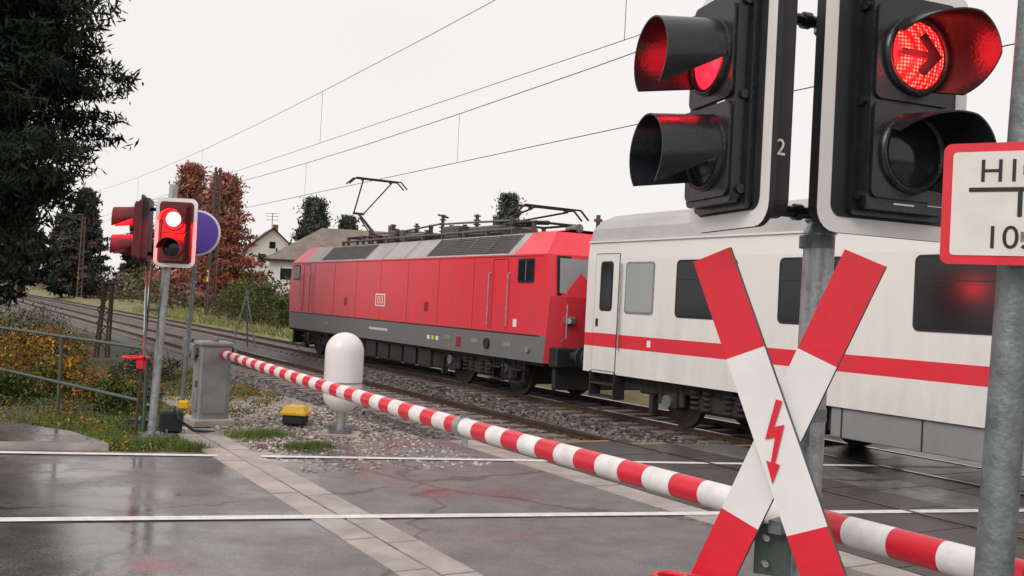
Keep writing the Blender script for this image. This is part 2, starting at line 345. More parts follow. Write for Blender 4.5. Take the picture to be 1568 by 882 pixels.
def leafmat(n_,c): return mat(n_,c,0.7,var=0.35,scale=2.0,spec=0.15)
DARKN=[leafmat('fir_needles_a',(0.010,0.018,0.014)),leafmat('fir_needles_b',(0.017,0.027,0.020)),leafmat('fir_needles_c',(0.03,0.038,0.028))]
MIDN=[leafmat('spruce_a',(0.05,0.066,0.052)),leafmat('spruce_b',(0.08,0.095,0.07)),leafmat('spruce_c',(0.12,0.13,0.095))]
RUSTFLAREN=[leafmat('rust_flare_leaves_a',(0.32,0.10,0.07)),leafmat('rust_flare_leaves_b',(0.46,0.20,0.14)),leafmat('rust_flare_leaves_c',(0.20,0.13,0.09))]  # brownish foliage, with the red of the lamp flare painted into it
GREENL=[leafmat('green_leaves_a',(0.03,0.05,0.015)),leafmat('green_leaves_b',(0.065,0.09,0.025)),leafmat('green_leaves_c',(0.12,0.13,0.04))]
YELL=[leafmat('yellow_leaves_a',(0.46,0.27,0.035)),leafmat('yellow_leaves_b',(0.28,0.12,0.025)),leafmat('yellow_leaves_c',(0.10,0.10,0.03)),leafmat('yellow_leaves_d',(0.035,0.04,0.02))]
BROWNL=[leafmat('brown_scrub_a',(0.12,0.085,0.07)),leafmat('brown_scrub_b',(0.20,0.15,0.12)),leafmat('brown_scrub_c',(0.08,0.08,0.055))]
BARK=mat('bark',(0.06,0.045,0.035),0.9,var=0.4,scale=6,bump=1,bscale=20)
def conifer(name,x,y,h,R,z0,mats,nb=170,per=12,lv=12,size=0.3,z=0,irregular=0.3,droop=0.6,elong=1.5,wd=.5,powr=.75):
    C=[];S=[];MI=[]
    tr=B(); tr.cyl((x,y,z-0.3),(x,y,z+h*0.97),0.018*h+0.02,BARK,r2=0.02,n=8)
    for i in range(nb):
        f=rng.uniform(0,1)**0.85; hh=z0+(h-z0)*f
        rad=R*(1-f)**powr*rng.uniform(1-irregular*1.4,1+irregular*0.7)+0.1
        if f<0.12: rad*=0.6+f*3.3
        az=rng.uniform(0,2*PI); d=np.array([math.cos(az),math.sin(az)])
        dr=-rng.uniform(0.05,0.35)*droop
        if i%2==0: tr.cyl((x,y,z+hh),(x+d[0]*rad*.85,y+d[1]*rad*.85,z+hh+dr*rad*.85),0.03,BARK,r2=0.008,n=4,caps=False)
        m=int(rng.integers(0,len(mats)))
        for j in range(per):
            g=(j+0.6)/per; sp=0.10*R*(1.15-g)+0.06*R**.5
            c=np.array([x+d[0]*rad*g,y+d[1]*rad*g,z+hh+dr*rad*g+0.12*rad*g*g])
            pts=c+rng.normal(size=(lv,3))*np.array([sp,sp,sp*0.4]); pts[:,2]-=abs(rng.normal(size=lv))*sp*0.6
            C.append(pts); S.append(rng.uniform(.6,1.2,lv)*size)
            mm_=m if rng.random()<.7 else int(rng.integers(0,len(mats)))
            MI+= [mm_]*lv
    return leaf_mesh(name,np.concatenate(C),np.concatenate(S),MI,mats,elong=elong,droop=0.7,trunk=tr,wd=wd)
def bush(name,x,y,rx,ry,h,mats,clumps=60,lv=60,size=0.12,z=-0.05,stems=True):
    C=[];S=[];MI=[]; tr=B()
    for i in range(clumps):
        th=rng.uniform(0,2*PI); u=rng.uniform(0,1)**0.5; f=rng.uniform(0.05,1)
        k=math.sqrt(max(0.05,1-f**2*0.9))
        c=np.array([x+math.cos(th)*u*rx*k,y+math.sin(th)*u*ry*k,z+h*f*rng.uniform(.8,1.1)])
        if stems and i%3==0: tr.cyl((x+rng.normal()*.1*rx,y+rng.normal()*.1*ry,z-.1),tuple(c),0.02,BARK,r2=0.006,n=4,caps=False)
        cr=rng.uniform(.1,.24)*min(rx,h)*1.1
        C.append(c+rng.normal(size=(lv,3))*cr*0.7); S.append(rng.uniform(.5,1.3,lv)*size)
        m=int(rng.integers(0,len(mats))); MI+=[m if rng.random()<.75 else int(rng.integers(0,len(mats))) for _ in range(lv)]
    return leaf_mesh(name,np.concatenate(C),np.concatenate(S),MI,mats,trunk=tr if stems else None)
conifer('fir_tree',-14.2,26,18,3.5,4.0,DARKN,nb=430,per=13,lv=28,size=0.16,irregular=0.34,droop=1.2,elong=2.0,wd=.42,powr=.42)
conifer('fir_tree',-18.6,32,15,3.8,1.4,DARKN,nb=220,per=10,lv=18,size=0.26,elong=1.8,wd=.4)
for (x,y,h,R) in((-57,130,14.5,4.6),(-61.5,134,11.5,4.2),(-52.5,138,13,3.8),(-66,132,13,4.2)):
    conifer('spruce_tree',x,y,h,R,1.0,[DARKN[2],MIDN[0],BROWNL[0],MIDN[0]],nb=130,per=8,lv=12,size=0.6)
conifer('autumn_larch_tree',-31.6,95,14.3,4.2,1.5,RUSTFLAREN,nb=230,per=8,lv=15,size=0.34,powr=.8,irregular=.5)
conifer('autumn_larch_tree',-26.9,90,12.6,4.8,.8,RUSTFLAREN,nb=280,per=8,lv=15,size=0.34,powr=.75,irregular=.5)
conifer('autumn_larch_tree',-29.3,97,10.6,3.8,1.2,[RUSTFLAREN[2],BROWNL[1],MIDN[1],RUSTFLAREN[0]],nb=190,per=7,lv=14,size=0.36)
for (x,y,h,R) in((-22.6,110,12.9,4.8),(-19.1,112,11.2,3.6),(-0.8,110,14.6,4.4)):
    conifer('spruce_tree',x,y,h,R,1.0,MIDN,nb=190,per=8,lv=13,size=0.36,powr=.9,irregular=.4)
for (x,y,rx,h) in((-16.6,62,2.2,2.7),(-14.2,57,1.8,2.4),(-18.2,67,1.8,2.2),(-12.2,54,1.6,1.8),(-20.6,76,2.0,2.2)):
    bush('shrub',x,y,rx,rx,h,GREENL+[YELL[2]],clumps=60,lv=45,size=0.17,z=0.1)
C=[];S=[];MI=[]
for i in range(900):
    t=rng.uniform(60,230); L=rng.normal(23,2.2); hh=rng.uniform(0,1)**.7*(2.4+1.3*math.sin(t*.21)+math.sin(t*.07))
    c=np.array(TW(t,L,0.1+max(0,hh))); k=26
    C.append(c+rng.normal(size=(k,3))*0.55); S.append(rng.uniform(.5,1.2,k)*0.45); MI+=[int(rng.integers(0,4))]*k
leaf_mesh('scrub_hedge',np.concatenate(C),np.concatenate(S),MI,BROWNL+[GREENL[1]])
C=[];S=[];MI=[]
for i in range(1500):
    x=rng.uniform(-330,260); hh=rng.uniform(0,1)**.8*(8+3*math.sin(x*.11)+2*math.sin(x*.31+1)); k=16
    C.append(np.array([x,330+rng.normal()*8,hh])+rng.normal(size=(k,3))*1.4); S.append(rng.uniform(.6,1.3,k)*1.5); MI+=[int(rng.integers(0,3))]*k
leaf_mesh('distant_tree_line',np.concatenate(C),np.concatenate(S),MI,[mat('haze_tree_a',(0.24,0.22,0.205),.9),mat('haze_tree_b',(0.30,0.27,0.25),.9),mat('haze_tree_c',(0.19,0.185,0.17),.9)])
for (x,y,rx,h,ms) in((-9.3,18.6,1.0,1.05,YELL),(-10.8,20.6,1.2,1.2,YELL),(-8.0,17.6,0.8,0.6,YELL[:3]+[GREENL[1]]),(-6.9,17.2,0.7,0.4,GREENL+[YELL[1]]),(-6.2,15.9,0.6,0.35,GREENL+[YELL[2]]),(-8.4,16.4,0.8,0.45,GREENL),(-7.9,21.5,0.9,0.6,BROWNL+[GREENL[0]]),(-11.5,25,1.0,0.8,YELL),(-14,29,1.4,1.2,BROWNL+[GREENL[0]])):
    bush('bush',x,y,rx,rx,h,ms,clumps=60,lv=55,size=0.075)
C=[];S=[];MI=[]
def inverge(x,y): return y>12.95+0.235*x+0.1 and 0.859*x+0.512*y<5.9
for i in range(1500):
    x=rng.uniform(-12,-4.2); y=rng.uniform(11.5,24)
    L=0.859*x+0.512*y
    if not inverge(x,y) or (L>3.0 and y<15.2) or (y<13.4 and x<-5.2+ (y-12)*0.2 and y<13.0): continue
    k=22; C.append(np.array([x,y,0.0])+rng.normal(size=(k,3))*np.array([.12,.12,.03])+np.array([0,0,.04])); S.append(rng.uniform(.4,1.2,k)*0.055)
    MI+=[int(rng.choice([0,1,1,2,2,3,4,5]))]*k
leaf_mesh('ground_cover_plants',np.concatenate(C),np.concatenate(S),MI,GREENL+[YELL[0],leafmat('moss_green',(0.10,0.17,0.035)),YELL[1]])
def grass(name,N,sampler,hgt,mats,w_=.005):
    V=[];Fc=[];MI=[]
    for i in range(N):
        x,y,z=sampler(); a=rng.uniform(0,PI); h=hgt*rng.uniform(.4,1.2); lx,ly=rng.normal(size=2)*h*.4
        o=len(V); V+= [(x-w_*math.cos(a),y-w_*math.sin(a),z-.03),(x+w_*math.cos(a),y+w_*math.sin(a),z-.03),(x+lx,y+ly,z+h)]
        Fc.append((o,o+1,o+2)); MI.append(int(rng.integers(0,len(mats))))
    me=bpy.data.meshes.new(name); me.from_pydata(V,[],Fc)
    for m in mats: me.materials.append(m)
    me.polygons.foreach_set('material_index',MI); me.update(); o=bpy.data.objects.new(name,me); scene.collection.objects.link(o)
gm=[leafmat('grass_a',(0.11,0.20,0.04)),leafmat('grass_b',(0.07,0.12,0.03)),leafmat('grass_c',(0.19,0.23,0.07))]
cent=[(-3.55,13.75,.18),(-3.3,13.9,.12),(-2.65,12.85,.12),(-2.45,13.0,.1),(-4.35,12.6,.16),(-4.7,12.3,.15),(-5.0,12.9,.3),(-5.6,13.6,.4),(-3.95,12.4,.1),(-6.3,14.4,.5)]
def s3():
    c=cent[int(rng.integers(0,len(cent)))]; return c[0]+rng.normal()*c[2],c[1]+rng.normal()*c[2]*.8,0
grass('grass_tufts',9000,s3,0.09,gm)
def s4():
    t=rng.uniform(28,90); L=15.3+abs(rng.normal())*3; q=TW(t,L); return q[0],q[1],float(np.interp(L,[15,16.5,18,21,26],[-.15,0,.12,.25,.3]))
grass('bank_grass',22000,s4,0.34,[leafmat('dry_grass_a',(0.38,0.34,0.14)),leafmat('dry_grass_b',(0.22,0.22,0.08)),leafmat('dry_grass_c',(0.44,0.40,0.22)),gm[0]],w_=.03)
# ------------------------------------------------------------------ signal heads
def hood(b,cx,cz,r,length,M,mt=BLACK,y0=-0.10,near='L',a0=-60,a1=145):
    """visor: covers the top and one side; open below and cut back on the other side"""
    n=32; vs=[]; A0_=math.radians(a0); A1_=math.radians(a1); J=6
    for k,(rr) in enumerate((r,r-0.006)):
        for j in range(J+1):
            f=j/J
            for i in range(n+1):
                u=(i/n)
                if near=='L': ln=length*(0.62+0.38*min(1,u*3.2))*(1-0.72*max(0,(u-0.62)/0.38)**1.3); lo=A0_
                else: ln=length*(1-.05*u); lo=A0_-math.radians(40)*f
                a=lo+(A1_-lo)*u
                vs.append((cx+rr*(1+0.07*f)*math.cos(a),y0-ln*f,cz+rr*(1+0.05*f)*math.sin(a)-0.03*f))
    st=n+1; fs=[];fi=[]
    O=(J+1)*st
    for j in range(J):
        for i in range(n):
            q=(j*st+i,j*st+i+1,(j+1)*st+i+1,(j+1)*st+i); fs.append(q)
            fi.append(tuple(x+O for x in reversed(q)))
    rim=[(J*st+i,J*st+i+1,O+J*st+i+1,O+J*st+i) for i in range(n)]
    for e in(0,n):
        for j in range(J): rim.append((j*st+e,(j+1)*st+e,O+(j+1)*st+e,O+j*st+e))
    b.add(vs,fs+fi,mt,True,M); b.add(vs,rim,mt,False,M)
def redlamp(parent,M,z,power,y=-.16):
    l_=bpy.data.lights.new('lamp_glow','POINT'); l_.energy=power; l_.color=(1,.01,.02); l_.shadow_soft_size=.06
    o=bpy.data.objects.new('lamp_glow',l_); scene.collection.objects.link(o); o.parent=parent; o.matrix_world=M@Matrix.Translation((0,y,z))
def head(b,M,w,h,lens=LED,arrow=False,zup=0.17,zlo=-0.20,r=0.118,hl=0.30,hot=False,bd=.062,near='L',a0=-60,a1=145,H=None,hf=.56):
    H=H or BLACK
    b.rr(0,0,w,h,0.09,0.0,0.025,WHITE,M,side=MATBLACK)
    b.rr(0,0,w-bd*2,h-bd*2,0.05,-0.004,0.001,MATBLACK if H is BLACK else H,M)
    hw=w*hf; b.rr(0,-0.0,hw,h*0.82,0.03,-0.085,-0.004,H,M)
    b.rr(0,0,hw*1.14,h*0.86,0.03,-0.035,-0.004,H,M)
    b.rr(0,0,w*0.9,h*0.92,0.06,0.025,0.10,MATBLACK,M)
    for i,z in enumerate((zup,zlo)):
        b.rr(0,z,hw*0.94,(zup-zlo)*0.96,0.03,-0.098,-0.085,H,M)
        ring=[];n=36
        for k,(rad,y) in enumerate(((r+0.028,-0.098),(r+0.024,-0.118),(r+0.004,-0.118),(r,-0.102))):
            for q in range(n): ring.append((rad*math.cos(2*PI*q/n),y,z+rad*math.sin(2*PI*q/n)))
        b.add(ring,[(k*n+q,k*n+(q+1)%n,(k+1)*n+(q+1)%n,(k+1)*n+q) for k in range(3) for q in range(n)],H,True,M)
        lm=(lens if i==0 else LENSOFF)
        vs=[(0,-0.125,z)];K=5
        for k in range(1,K+1):
            rad=r*k/K
            for q in range(n): vs.append((rad*math.cos(2*PI*q/n),-0.102-0.023*(1-(k/K)**2),z+rad*math.sin(2*PI*q/n)))
        fs=[(0,1+q,1+(q+1)%n) for q in range(n)]+[(1+(k-1)*n+q,1+k*n+q,1+k*n+(q+1)%n,1+(k-1)*n+(q+1)%n) for k in range(1,K) for q in range(n)]
        b.add(vs,fs,lm,True,M)
        if hot and i==0:
            b.cyl((0,-0.126,z),(0,-0.13,z),r*0.8,LEDHOT,n=24,M=M)
        if arrow and i==0:
            y=-0.128
            b.xz([(-0.10,z-0.013),(0.06,z-0.013),(0.06,z+0.013),(-0.10,z+0.013)],y-.003,y,MATBLACK,M)
            b.xz([(0.092,z),(0.01,z+0.085),(-0.022,z+0.062),(0.038,z)],y-.005,y-.001,MATBLACK,M)
            b.xz([(0.092,z),(0.038,z),(-0.022,z-0.062),(0.01,z-0.085)],y-.0055,y-.0012,MATBLACK,M)
        hood(b,0,z,r+0.026,hl,M,mt=H,near=near,a0=a0,a1=a1)
    for sx in(-1,1):
        for z in(-h*.36,0,h*.36): b.cyl((sx*hw*.5,-0.05,z),(sx*hw*.5+sx*.015,-0.05,z),0.018,H,n=8,M=M)
def saltire(b,M,a,bb,wd,bolt=True):
    for k,sx in enumerate((1,-1)):
        d=Vector((sx*a,0,bb)); Ln=d.length; d.normalize(); q=Vector((d.z,0,-d.x))*wd/2
        cut=0.46*Ln
        yf=-0.006-0.028*k; yb=yf+0.026
        def pol(s0,s1): 
            P=[d*s0-q,d*s0+q,d*s1+q,d*s1-q]
            pp=[(v.x,v.z) for v in P]
            ar=sum(pp[i][0]*pp[(i+1)%4][1]-pp[(i+1)%4][0]*pp[i][1] for i in range(4))
            return pp if ar>0 else pp[::-1]
        for (s0,s1,m) in((-Ln,-cut,SIGNRED),(-cut,cut,WHITE),(cut,Ln,SIGNRED)):
            b.xz(pol(s0,s1),yf,yb,m,M,side=GREENEDGE)
    if bolt:
        y=-0.0385
        pts=[(-0.004,0.155),(-0.038,0.0),(0.000,0.012),(-0.012,-0.085),(-0.030,-0.080),(-0.002,-0.165),(0.022,-0.09),(0.004,-0.086),(0.032,0.062),(-0.006,0.05),(0.020,0.150)]
        b.xz(pts,y-.002,y,SIGNRED,M)
# near crossing signal
b=B()
px,py=1.225,4.0
b.cyl((px,py,-0.1),(px+0.02,py,2.36),0.062,GALV,n=28); b.cyl((px+0.02,py,2.36),(px+0.02,py,2.40),0.070,GALV,r2=0.05,n=28)
b.cyl((px+0.02,py,2.38),(px+0.03,py,3.75),0.042,GALV,n=24)
for z in(2.30,1.6,1.25): b.cyl((px+0.01,py,z),(px+0.01,py,z+0.05),0.070,GALVD,n=24)
b.cyl((px,py,-0.05),(px,py,0.03),0.17,GALVD,n=24)
aL=math.radians(-73); aR=math.radians(21)
ML=place(0.815,3.80,2.83,aL); MR=place(1.485,3.87,2.86,aR)
for z in(2.44,3.22):
    b.cyl((0.90,3.86,z),(px+.02,py,z),0.024,BLACK,n=12); b.box((px+.02,py,z),(0.10,0.11,0.07),BLACK,bev=.01)
    b.cyl((px+.02,py,z+.0),(1.50,4.0,z),0.024,BLACK,n=12)
    b.cyl((0.99,3.89,z),(1.04,3.91,z),0.036,BLACK,n=12); b.cyl((1.12,3.95,z),(1.15,3.96,z),0.034,BLACK,n=12)
head(b,ML,0.61,0.98,lens=LEDPLAIN,r=.122,hl=.26,near='R',a0=-8,a1=225,hf=.58)
head(b,MR,0.72,1.02,lens=LED,arrow=True,zup=0.19,zlo=-0.19,r=0.13,hl=.25)
b.rr(-0.02,-0.39,0.10,0.006,0.002,-0.0875,-0.0852,WHITE,MR)
for k in range(3): b.rr(0.14,-0.36-k*0.012,0.09,0.004,0.0015,-0.0878,-0.0852,WHITE,MR)
b.rr(.10,-.02,.06,.005,.002,-.0998,-.0978,WHITE,ML)
MX=place(1.045,3.75,1.545,math.radians(-32))
saltire(b,MX,0.29,0.70,0.160)
b.box((1.14,3.88,1.55),(0.05,0.22,0.10),GALVD,rz=math.radians(-40)); b.box((1.13,3.88,1.2),(0.05,0.22,0.05),GALVD,rz=math.radians(-40))
b.box((1.075,3.86,1.10),(0.14,0.02,0.2),GREENEDGE,rz=math.radians(-21),bev=.004)
for zz in(1.05,1.15): b.cyl((1.04,3.82,zz),(1.04,3.855,zz),0.012,GALV,n=8)
b.box((0.9,3.80,0.98),(0.5,0.02,0.02),SIGNRED,rz=math.radians(-20))
ring=[(0.66+0.06*math.cos(t*PI/8),3.75+0.06*math.sin(t*PI/8),1.0) for t in range(17)]; b.tube(ring,0.012,SIGNRED)
sig=b.obj('level_crossing_signal')
redlamp(sig,ML,.17,1.6,-.2); redlamp(sig,MR,.19,2.2,-.19)
tx=bpy.data.curves.new('board_number','FONT'); tx.body='2'; tx.size=0.085; tx.extrude=0.001; to=bpy.data.objects.new('board_number',tx); scene.collection.objects.link(to)
tx.materials.append(WHITE); to.parent=sig
Mn=ML@Matrix.Translation((0.61*0.45+.0015,0.035,-0.23))@Matrix.Rotation(PI/2,4,'Z')@Matrix.Rotation(PI/2,4,'X'); to.matrix_world=Mn
# far crossing signal
b=B()
b.cyl((-4.74,13.2,-0.1),(-4.63,13.2,3.4),0.055,GALV,n=20); b.cyl((-4.74,13.2,-.03),(-4.74,13.2,.05),0.16,GALV,n=16)
for a in range(4): b.cyl((-4.74+.2*math.cos(a*1.57+.5),13.2+.2*math.sin(a*1.57+.5),-.05),(-4.74+.2*math.cos(a*1.57+.5),13.2+.2*math.sin(a*1.57+.5),.09),.015,GALVD,n=6)
b.box((-4.74,13.2,.0),(.5,.5,.04),GALVD)
ML=place(-5.02,13.2,2.76,math.radians(-75)); MR=place(-4.50,13.0,2.74,math.radians(2))
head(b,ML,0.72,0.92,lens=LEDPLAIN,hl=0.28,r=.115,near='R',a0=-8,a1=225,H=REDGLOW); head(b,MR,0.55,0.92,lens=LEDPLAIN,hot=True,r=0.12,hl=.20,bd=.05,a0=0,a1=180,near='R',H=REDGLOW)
for z in(2.45,3.05): b.cyl((-5.0,13.2,z),(-4.5,13.15,z),.025,BLACK,n=8)
MX=place(-4.86,13.12,1.70,math.radians(-66)); saltire(b,MX,0.29,0.64,0.16,bolt=False)
b.cyl((-4.86,13.15,1.7),(-4.7,13.2,1.7),.02,GALVD,n=8)
ring=[(-4.93+0.16*math.cos(t*PI/8),13.0+0.16*math.sin(t*PI/8),1.06) for t in range(17)]; b.tube(ring,0.018,SIGNRED)
b.box((-4.86,13.02,.98),(.1,.1,.14),SIGNRED,bev=.01); b.cyl((-4.9,13.05,0),(-4.86,13.05,1.0),.02,RUST,n=8)
fs_=b.obj('level_crossing_signal')
redlamp(fs_,ML,.17,25,-.24); redlamp(fs_,MR,.17,45,-.34)
# round sign behind
b=B(); b.cyl((-4.58,13.85,-.1),(-4.47,13.85,3.05),.03,GALVD,n=12)
b.cyl((-4.47,13.80,2.80),(-4.47,13.83,2.80),.32,WHITE,n=36); b.cyl((-4.47,13.785,2.80),(-4.47,13.80,2.80),.295,BLUE,n=36)
b.cyl((-4.6,13.84,2.80),(-4.34,13.84,2.80),.015,GALVD,n=8)
b.obj('round_traffic_sign')
b=B()
b.box((-4.62,13.6,.16),(.3,.22,.3),MATBLACK,rz=.4,bev=.03); b.box((-4.5,13.75,.38),(.14,.12,.12),YELLOW,bev=.02); b.box((-5.0,13.55,.15),(.28,.2,.05),MATBLACK,rz=-.3)
b.tube([(-4.55,13.5,.35),(-4.45,13.45,.2),(-4.3,13.6,.05),(-4.1,13.9,.0)],.02,MATBLACK); b.tube([(-5.05,13.5,.1),(-4.9,13.45,.4),(-4.8,13.5,.3)],.015,GALV)
b.tube([(-4.95,13.4,.0),(-4.95,13.4,.5),(-4.7,13.5,.55)],.015,MATBLACK)
b.obj('cable_junction_box')
# ------------------------------------------------------------------ barrier
b=B(place(-4.45,14.8,0,A0))
b.box((0,0,.03),(.62,.62,.12),CONC,bev=.02)
b.box((0,0,.62),(.42,.46,1.12),GREYPAINT,bev=.03); b.box((0,0,1.20),(.46,.50,.07),GREYPAINT,bev=.02)
b.rr(0,0.6,.30,.8,.02,-.245,-.228,GREYPAINT); b.box((.11,-.25,.6),(.03,.02,.1),MATBLACK)
b.box((.218,0,.55),(.012,.34,.75),GREYPAINT)
b.box((-.15,-.31,1.08),(.5,.05,.22),GREYPAINT,bev=.01); b.box((-.42,-.3,1.12),(.2,.1,.28),GALVD,bev=.02); b.cyl((0,-.36,1.06),(0,.3,1.06),.06,GALVD,n=16)
b.box((-0.2,.29,1.08),(.7,.05,.16),GREYPAINT,bev=.01)
b.cyl((0.1,.0,1.24),(0.1,0,1.3),.05,GALVD,n=12)
b.obj('barrier_machine')
b=B()
a=Vector((-4.27,14.72,1.06)); c=Vector((1.90,3.50,1.125)); d=(c-a); Ln=d.length; d.normalize(); st=.235; k=0; s=0
while s<Ln:
    e=min(Ln,s+st); r0=.062+.008*math.sin(PI*s/Ln); sag=lambda q:-.05*math.sin(PI*q/Ln)
    b.cyl(tuple(a+d*s+Vector((0,0,sag(s)))),tuple(a+d*e+Vector((0,0,sag(e)))),r0,BOOMRED if k%2==0 else BOOMWHITE,n=28,caps=(s==0 or e==Ln)); s=e;k+=1
for q in(.64,):
    pt=a+d*Ln*q+Vector((0,0,-.045))
    b.cyl(tuple(pt-d*.05),tuple(pt+d*.05),.078,GALV,n=24); b.box(tuple(pt+Vector((0,0,.09))),(.05,.05,.05),GALVD); b.box(tuple(pt+Vector((0.02,-.02,-.1))),(.05,.05,.1),GALV)
b.cyl(tuple(a-d*.35),tuple(a+d*.05),.05,GALVD,n=16)
b.obj('barrier_boom')
b=B(place(-2.42,14.5,0)); R_=.285
prof=[(0,.30)]+[(R_*math.sin(t*PI/16),.30+R_*(1-math.cos(t*PI/16))) for t in range(1,9)]+[(R_,1.2)]+[(R_*math.cos(t*PI/16),1.2+R_*math.sin(t*PI/16)) for t in range(1,9)]
b.lathe(prof,mat('white_fibreglass',(.80,.79,.77),.3,var=.05,scale=3)); b.lathe([(R_+.004,.74),(R_+.007,.75),(R_+.004,.76)],GREYPAINT)
b.cyl((0,0,-.05),(0,0,.36),.07,GALV); b.cyl((0,0,-.03),(0,0,.06),.17,GALVD)
b.box((0,0,.1),(.42,.08,.05),GALVD,bev=.01); b.box((0,0,-.02),(.6,.5,.05),CONC,bev=.01)
for sx in(-.17,.17): b.cyl((sx,0,.0),(sx,0,.14),.018,GALV,n=8)
b.obj('radar_scanner')
b=B(place(-3.22,15.1,0,-.1))
b.box((0,0,.09),(.34,.26,.14),MATBLACK,bev=.02)
for sx in(-.13,.13):
    for sy in(-.09,.09): b.cyl((sx,sy,-.05),(sx,sy,.05),.025,MATBLACK,n=8)
vs=[(-.2,-.15,.16),(.2,-.15,.16),(.2,.15,.16),(-.2,.15,.16),(-.2,-.15,.2),(.2,-.15,.2),(.2,.15,.2),(-.2,.15,.2),(-.13,-.1,.30),(.13,-.1,.30),(.13,.1,.30),(-.13,.1,.30)]
b.add(vs,[(0,3,2,1),(0,1,5,4),(1,2,6,5),(2,3,7,6),(3,0,4,7),(4,5,9,8),(5,6,10,9),(6,7,11,10),(7,4,8,11),(8,9,10,11)],YELLOW)
b.obj('track_equipment_box',bevel=.012)
b=B(T@place(-37,10.4,0))
top=(0,0,1.9)
for q in((-.6,.3,-.1),(.5,.3,-.1),(.1,-.5,-.1)): b.cyl(q,top,.03,GALVD,n=8)
b.cyl((-.45,.2,.5),(.35,.2,.5),.02,GALVD,n=6); b.cyl(top,(3.8,1.0,.0),.012,MATBLACK,n=5); b.cyl(top,(0,0,2.1),.06,GALVD,n=8)
b.obj('signal_frame')
b=B(place(-11.4,27.5,-.05))
for sx,sy in((-.16,-.12),(.16,-.12),(.16,.12),(-.16,.12)): b.cyl((sx,sy,-.2),(sx*.6+.1,sy*.6,2.1),.035,RUST,n=6)
for i in range(5):
    z=.2+i*.38; b.cyl((-.15,-.12,z),(.17,-.12,z+.35),.018,RUST,n=5); b.cyl((.17,-.1,z),(-.12,-.1,z+.35),.018,RUST,n=5)
b.box((.1,0,2.12),(.4,.3,.06),RUST)
b.obj('lattice_post')
b=B()
P=[(-4.98,13.32),(-6.9,15.15),(-8.84,17.0),(-10.9,18.95),(-13,20.9)]
for z in(1.17,.46):
    pts=[(x,y,z) for x,y in P]; b.tube(pts,.024,GREENEDGE,n=10)
for x,y in P[1:]: b.cyl((x,y,-.2),(x,y,1.17),.026,GREENEDGE,n=10)
b.tube([(-4.98,13.32,1.17),(-4.88,13.23,1.14),(-4.85,13.2,1.05),(-4.85,13.2,-.2)],.024,GREENEDGE,n=10)
b.obj('pipe_railing')
# ------------------------------------------------------------------ hydrant sign + pole at right
b=B(place(1.562,3.04,0))
b.cyl((-.08,0,-.2),(.07,0,4.2),.056,GALVD,n=28)
sp_=b.obj('sign_pole')
SM=place(1.532,2.90,2.385,math.radians(-30))
b=B(SM)
b.rr(0,0,.50,.37,.025,-.006,.0,SIGNRED,side=GALVD); b.rr(0,0,.445,.315,.012,-.009,-.0062,mat('sign_cream',(.74,.70,.65),.45,var=.08,scale=6))
INK=mat('sign_ink',(.01,.01,.01),.5)
b.rr(-.035,.042,.28,.013,.003,-.011,-.0092,INK); b.rr(-.035,-.003,.013,.076,.003,-.0108,-.0092,INK)
b.box((0,.04,.1),(.06,.1,.03),GALVD); b.box((0,.04,-.1),(.06,.1,.03),GALVD)
hs=b.obj('hydrant_sign')
for body,x,z,sz in(('H100',-.15,.066,.098),('10.5',-.13,-.135,.098)):
    c_=bpy.data.curves.new('lettering','FONT'); c_.body=body; c_.size=sz; c_.extrude=.0006; c_.materials.append(INK); c_.space_character=1.0
    o=bpy.data.objects.new('lettering',c_); scene.collection.objects.link(o); o.parent=hs
    o.matrix_world=SM@Matrix.Translation((x,-.0105,z))@Matrix.Rotation(PI/2,4,'X')
# ------------------------------------------------------------------ locomotive
LRED=dirty_paint('loco_red',(0.86,0.036,0.062),1.4,3.2,dirt=(.34,.09,.09),amt=.6)
SEAM=mat('seam',(.30,.012,.02),.5)
LGREY=dirty_paint('loco_frame_grey',(0.17,0.165,0.165),.8,1.5,amt=.5,rough=.5)
LSIL=mat('loco_roof_silver',(0.40,0.37,0.35),.45,var=.2,scale=1.5)
LROOF=mat('loco_roof_grey',(0.11,0.105,0.10),.6,var=.4,scale=2)
LOUV=mat('loco_louvre',(0.035,0.035,0.037),.5,0.3)
GLASS=mat('dark_glass',(0.012,0.014,0.016),.13,spec=.45)
GLASSL=mat('frosted_and_reflection_glass',(0.34,0.36,0.36),.25)  # frosted coach panes; on the near windscreen a pale reflection painted as colour
UNDER=mat('underframe_grime',(0.028,0.024,0.022),.75,var=.5,scale=5,bump=.5,bscale=20)
INSUL=mat('insulator_brown',(0.10,0.05,0.035),.3)
b=B(T)
CY=12.5; HW=1.4
x0,x1=-34.3,-16.85
prof=[(-HW,.84),(-HW,1.40),(-HW,2.25),(-HW,3.14),(-.92,3.66),(-.5,3.74),(.5,3.74),(.92,3.66),(HW,3.14),(HW,2.25),(HW,1.40),(HW,.84)]
def endoff(y,z):
    o=0.20*(abs(y)/HW)**3
    if z>2.2: o+=(z-2.2)*0.16
    if z>3.1: o+=(z-3.1)*0.9
    if z<2.2: o+=(2.2-z)*0.12
    return o
xs=[None,x0+1.75,x0+3.3,x1-3.3,x1-1.75,None]
def vert(si,pnt):
    y,z=pnt
    if si==0: return (x0+endoff(y,z),CY+y,z)
    if si==len(xs)-1: return (x1-endoff(y,z),CY+y,z)
    return (xs[si],CY+y,z)
V=[vert(i,q) for i in range(len(xs)) for q in prof]; K=len(prof)
segm=[LGREY,LRED,LRED,LSIL,LROOF,LROOF,LROOF,LSIL,LRED,LRED,LGREY]
for i in range(len(xs)-1):
    for j in range(K-1):
        m=segm[j]
        if i in(0,len(xs)-2) and j in(3,4,5,6,7): m=LRED
        b.add([V[i*K+j],V[(i+1)*K+j],V[(i+1)*K+j+1],V[i*K+j+1]],[(0,1,2,3)],m)
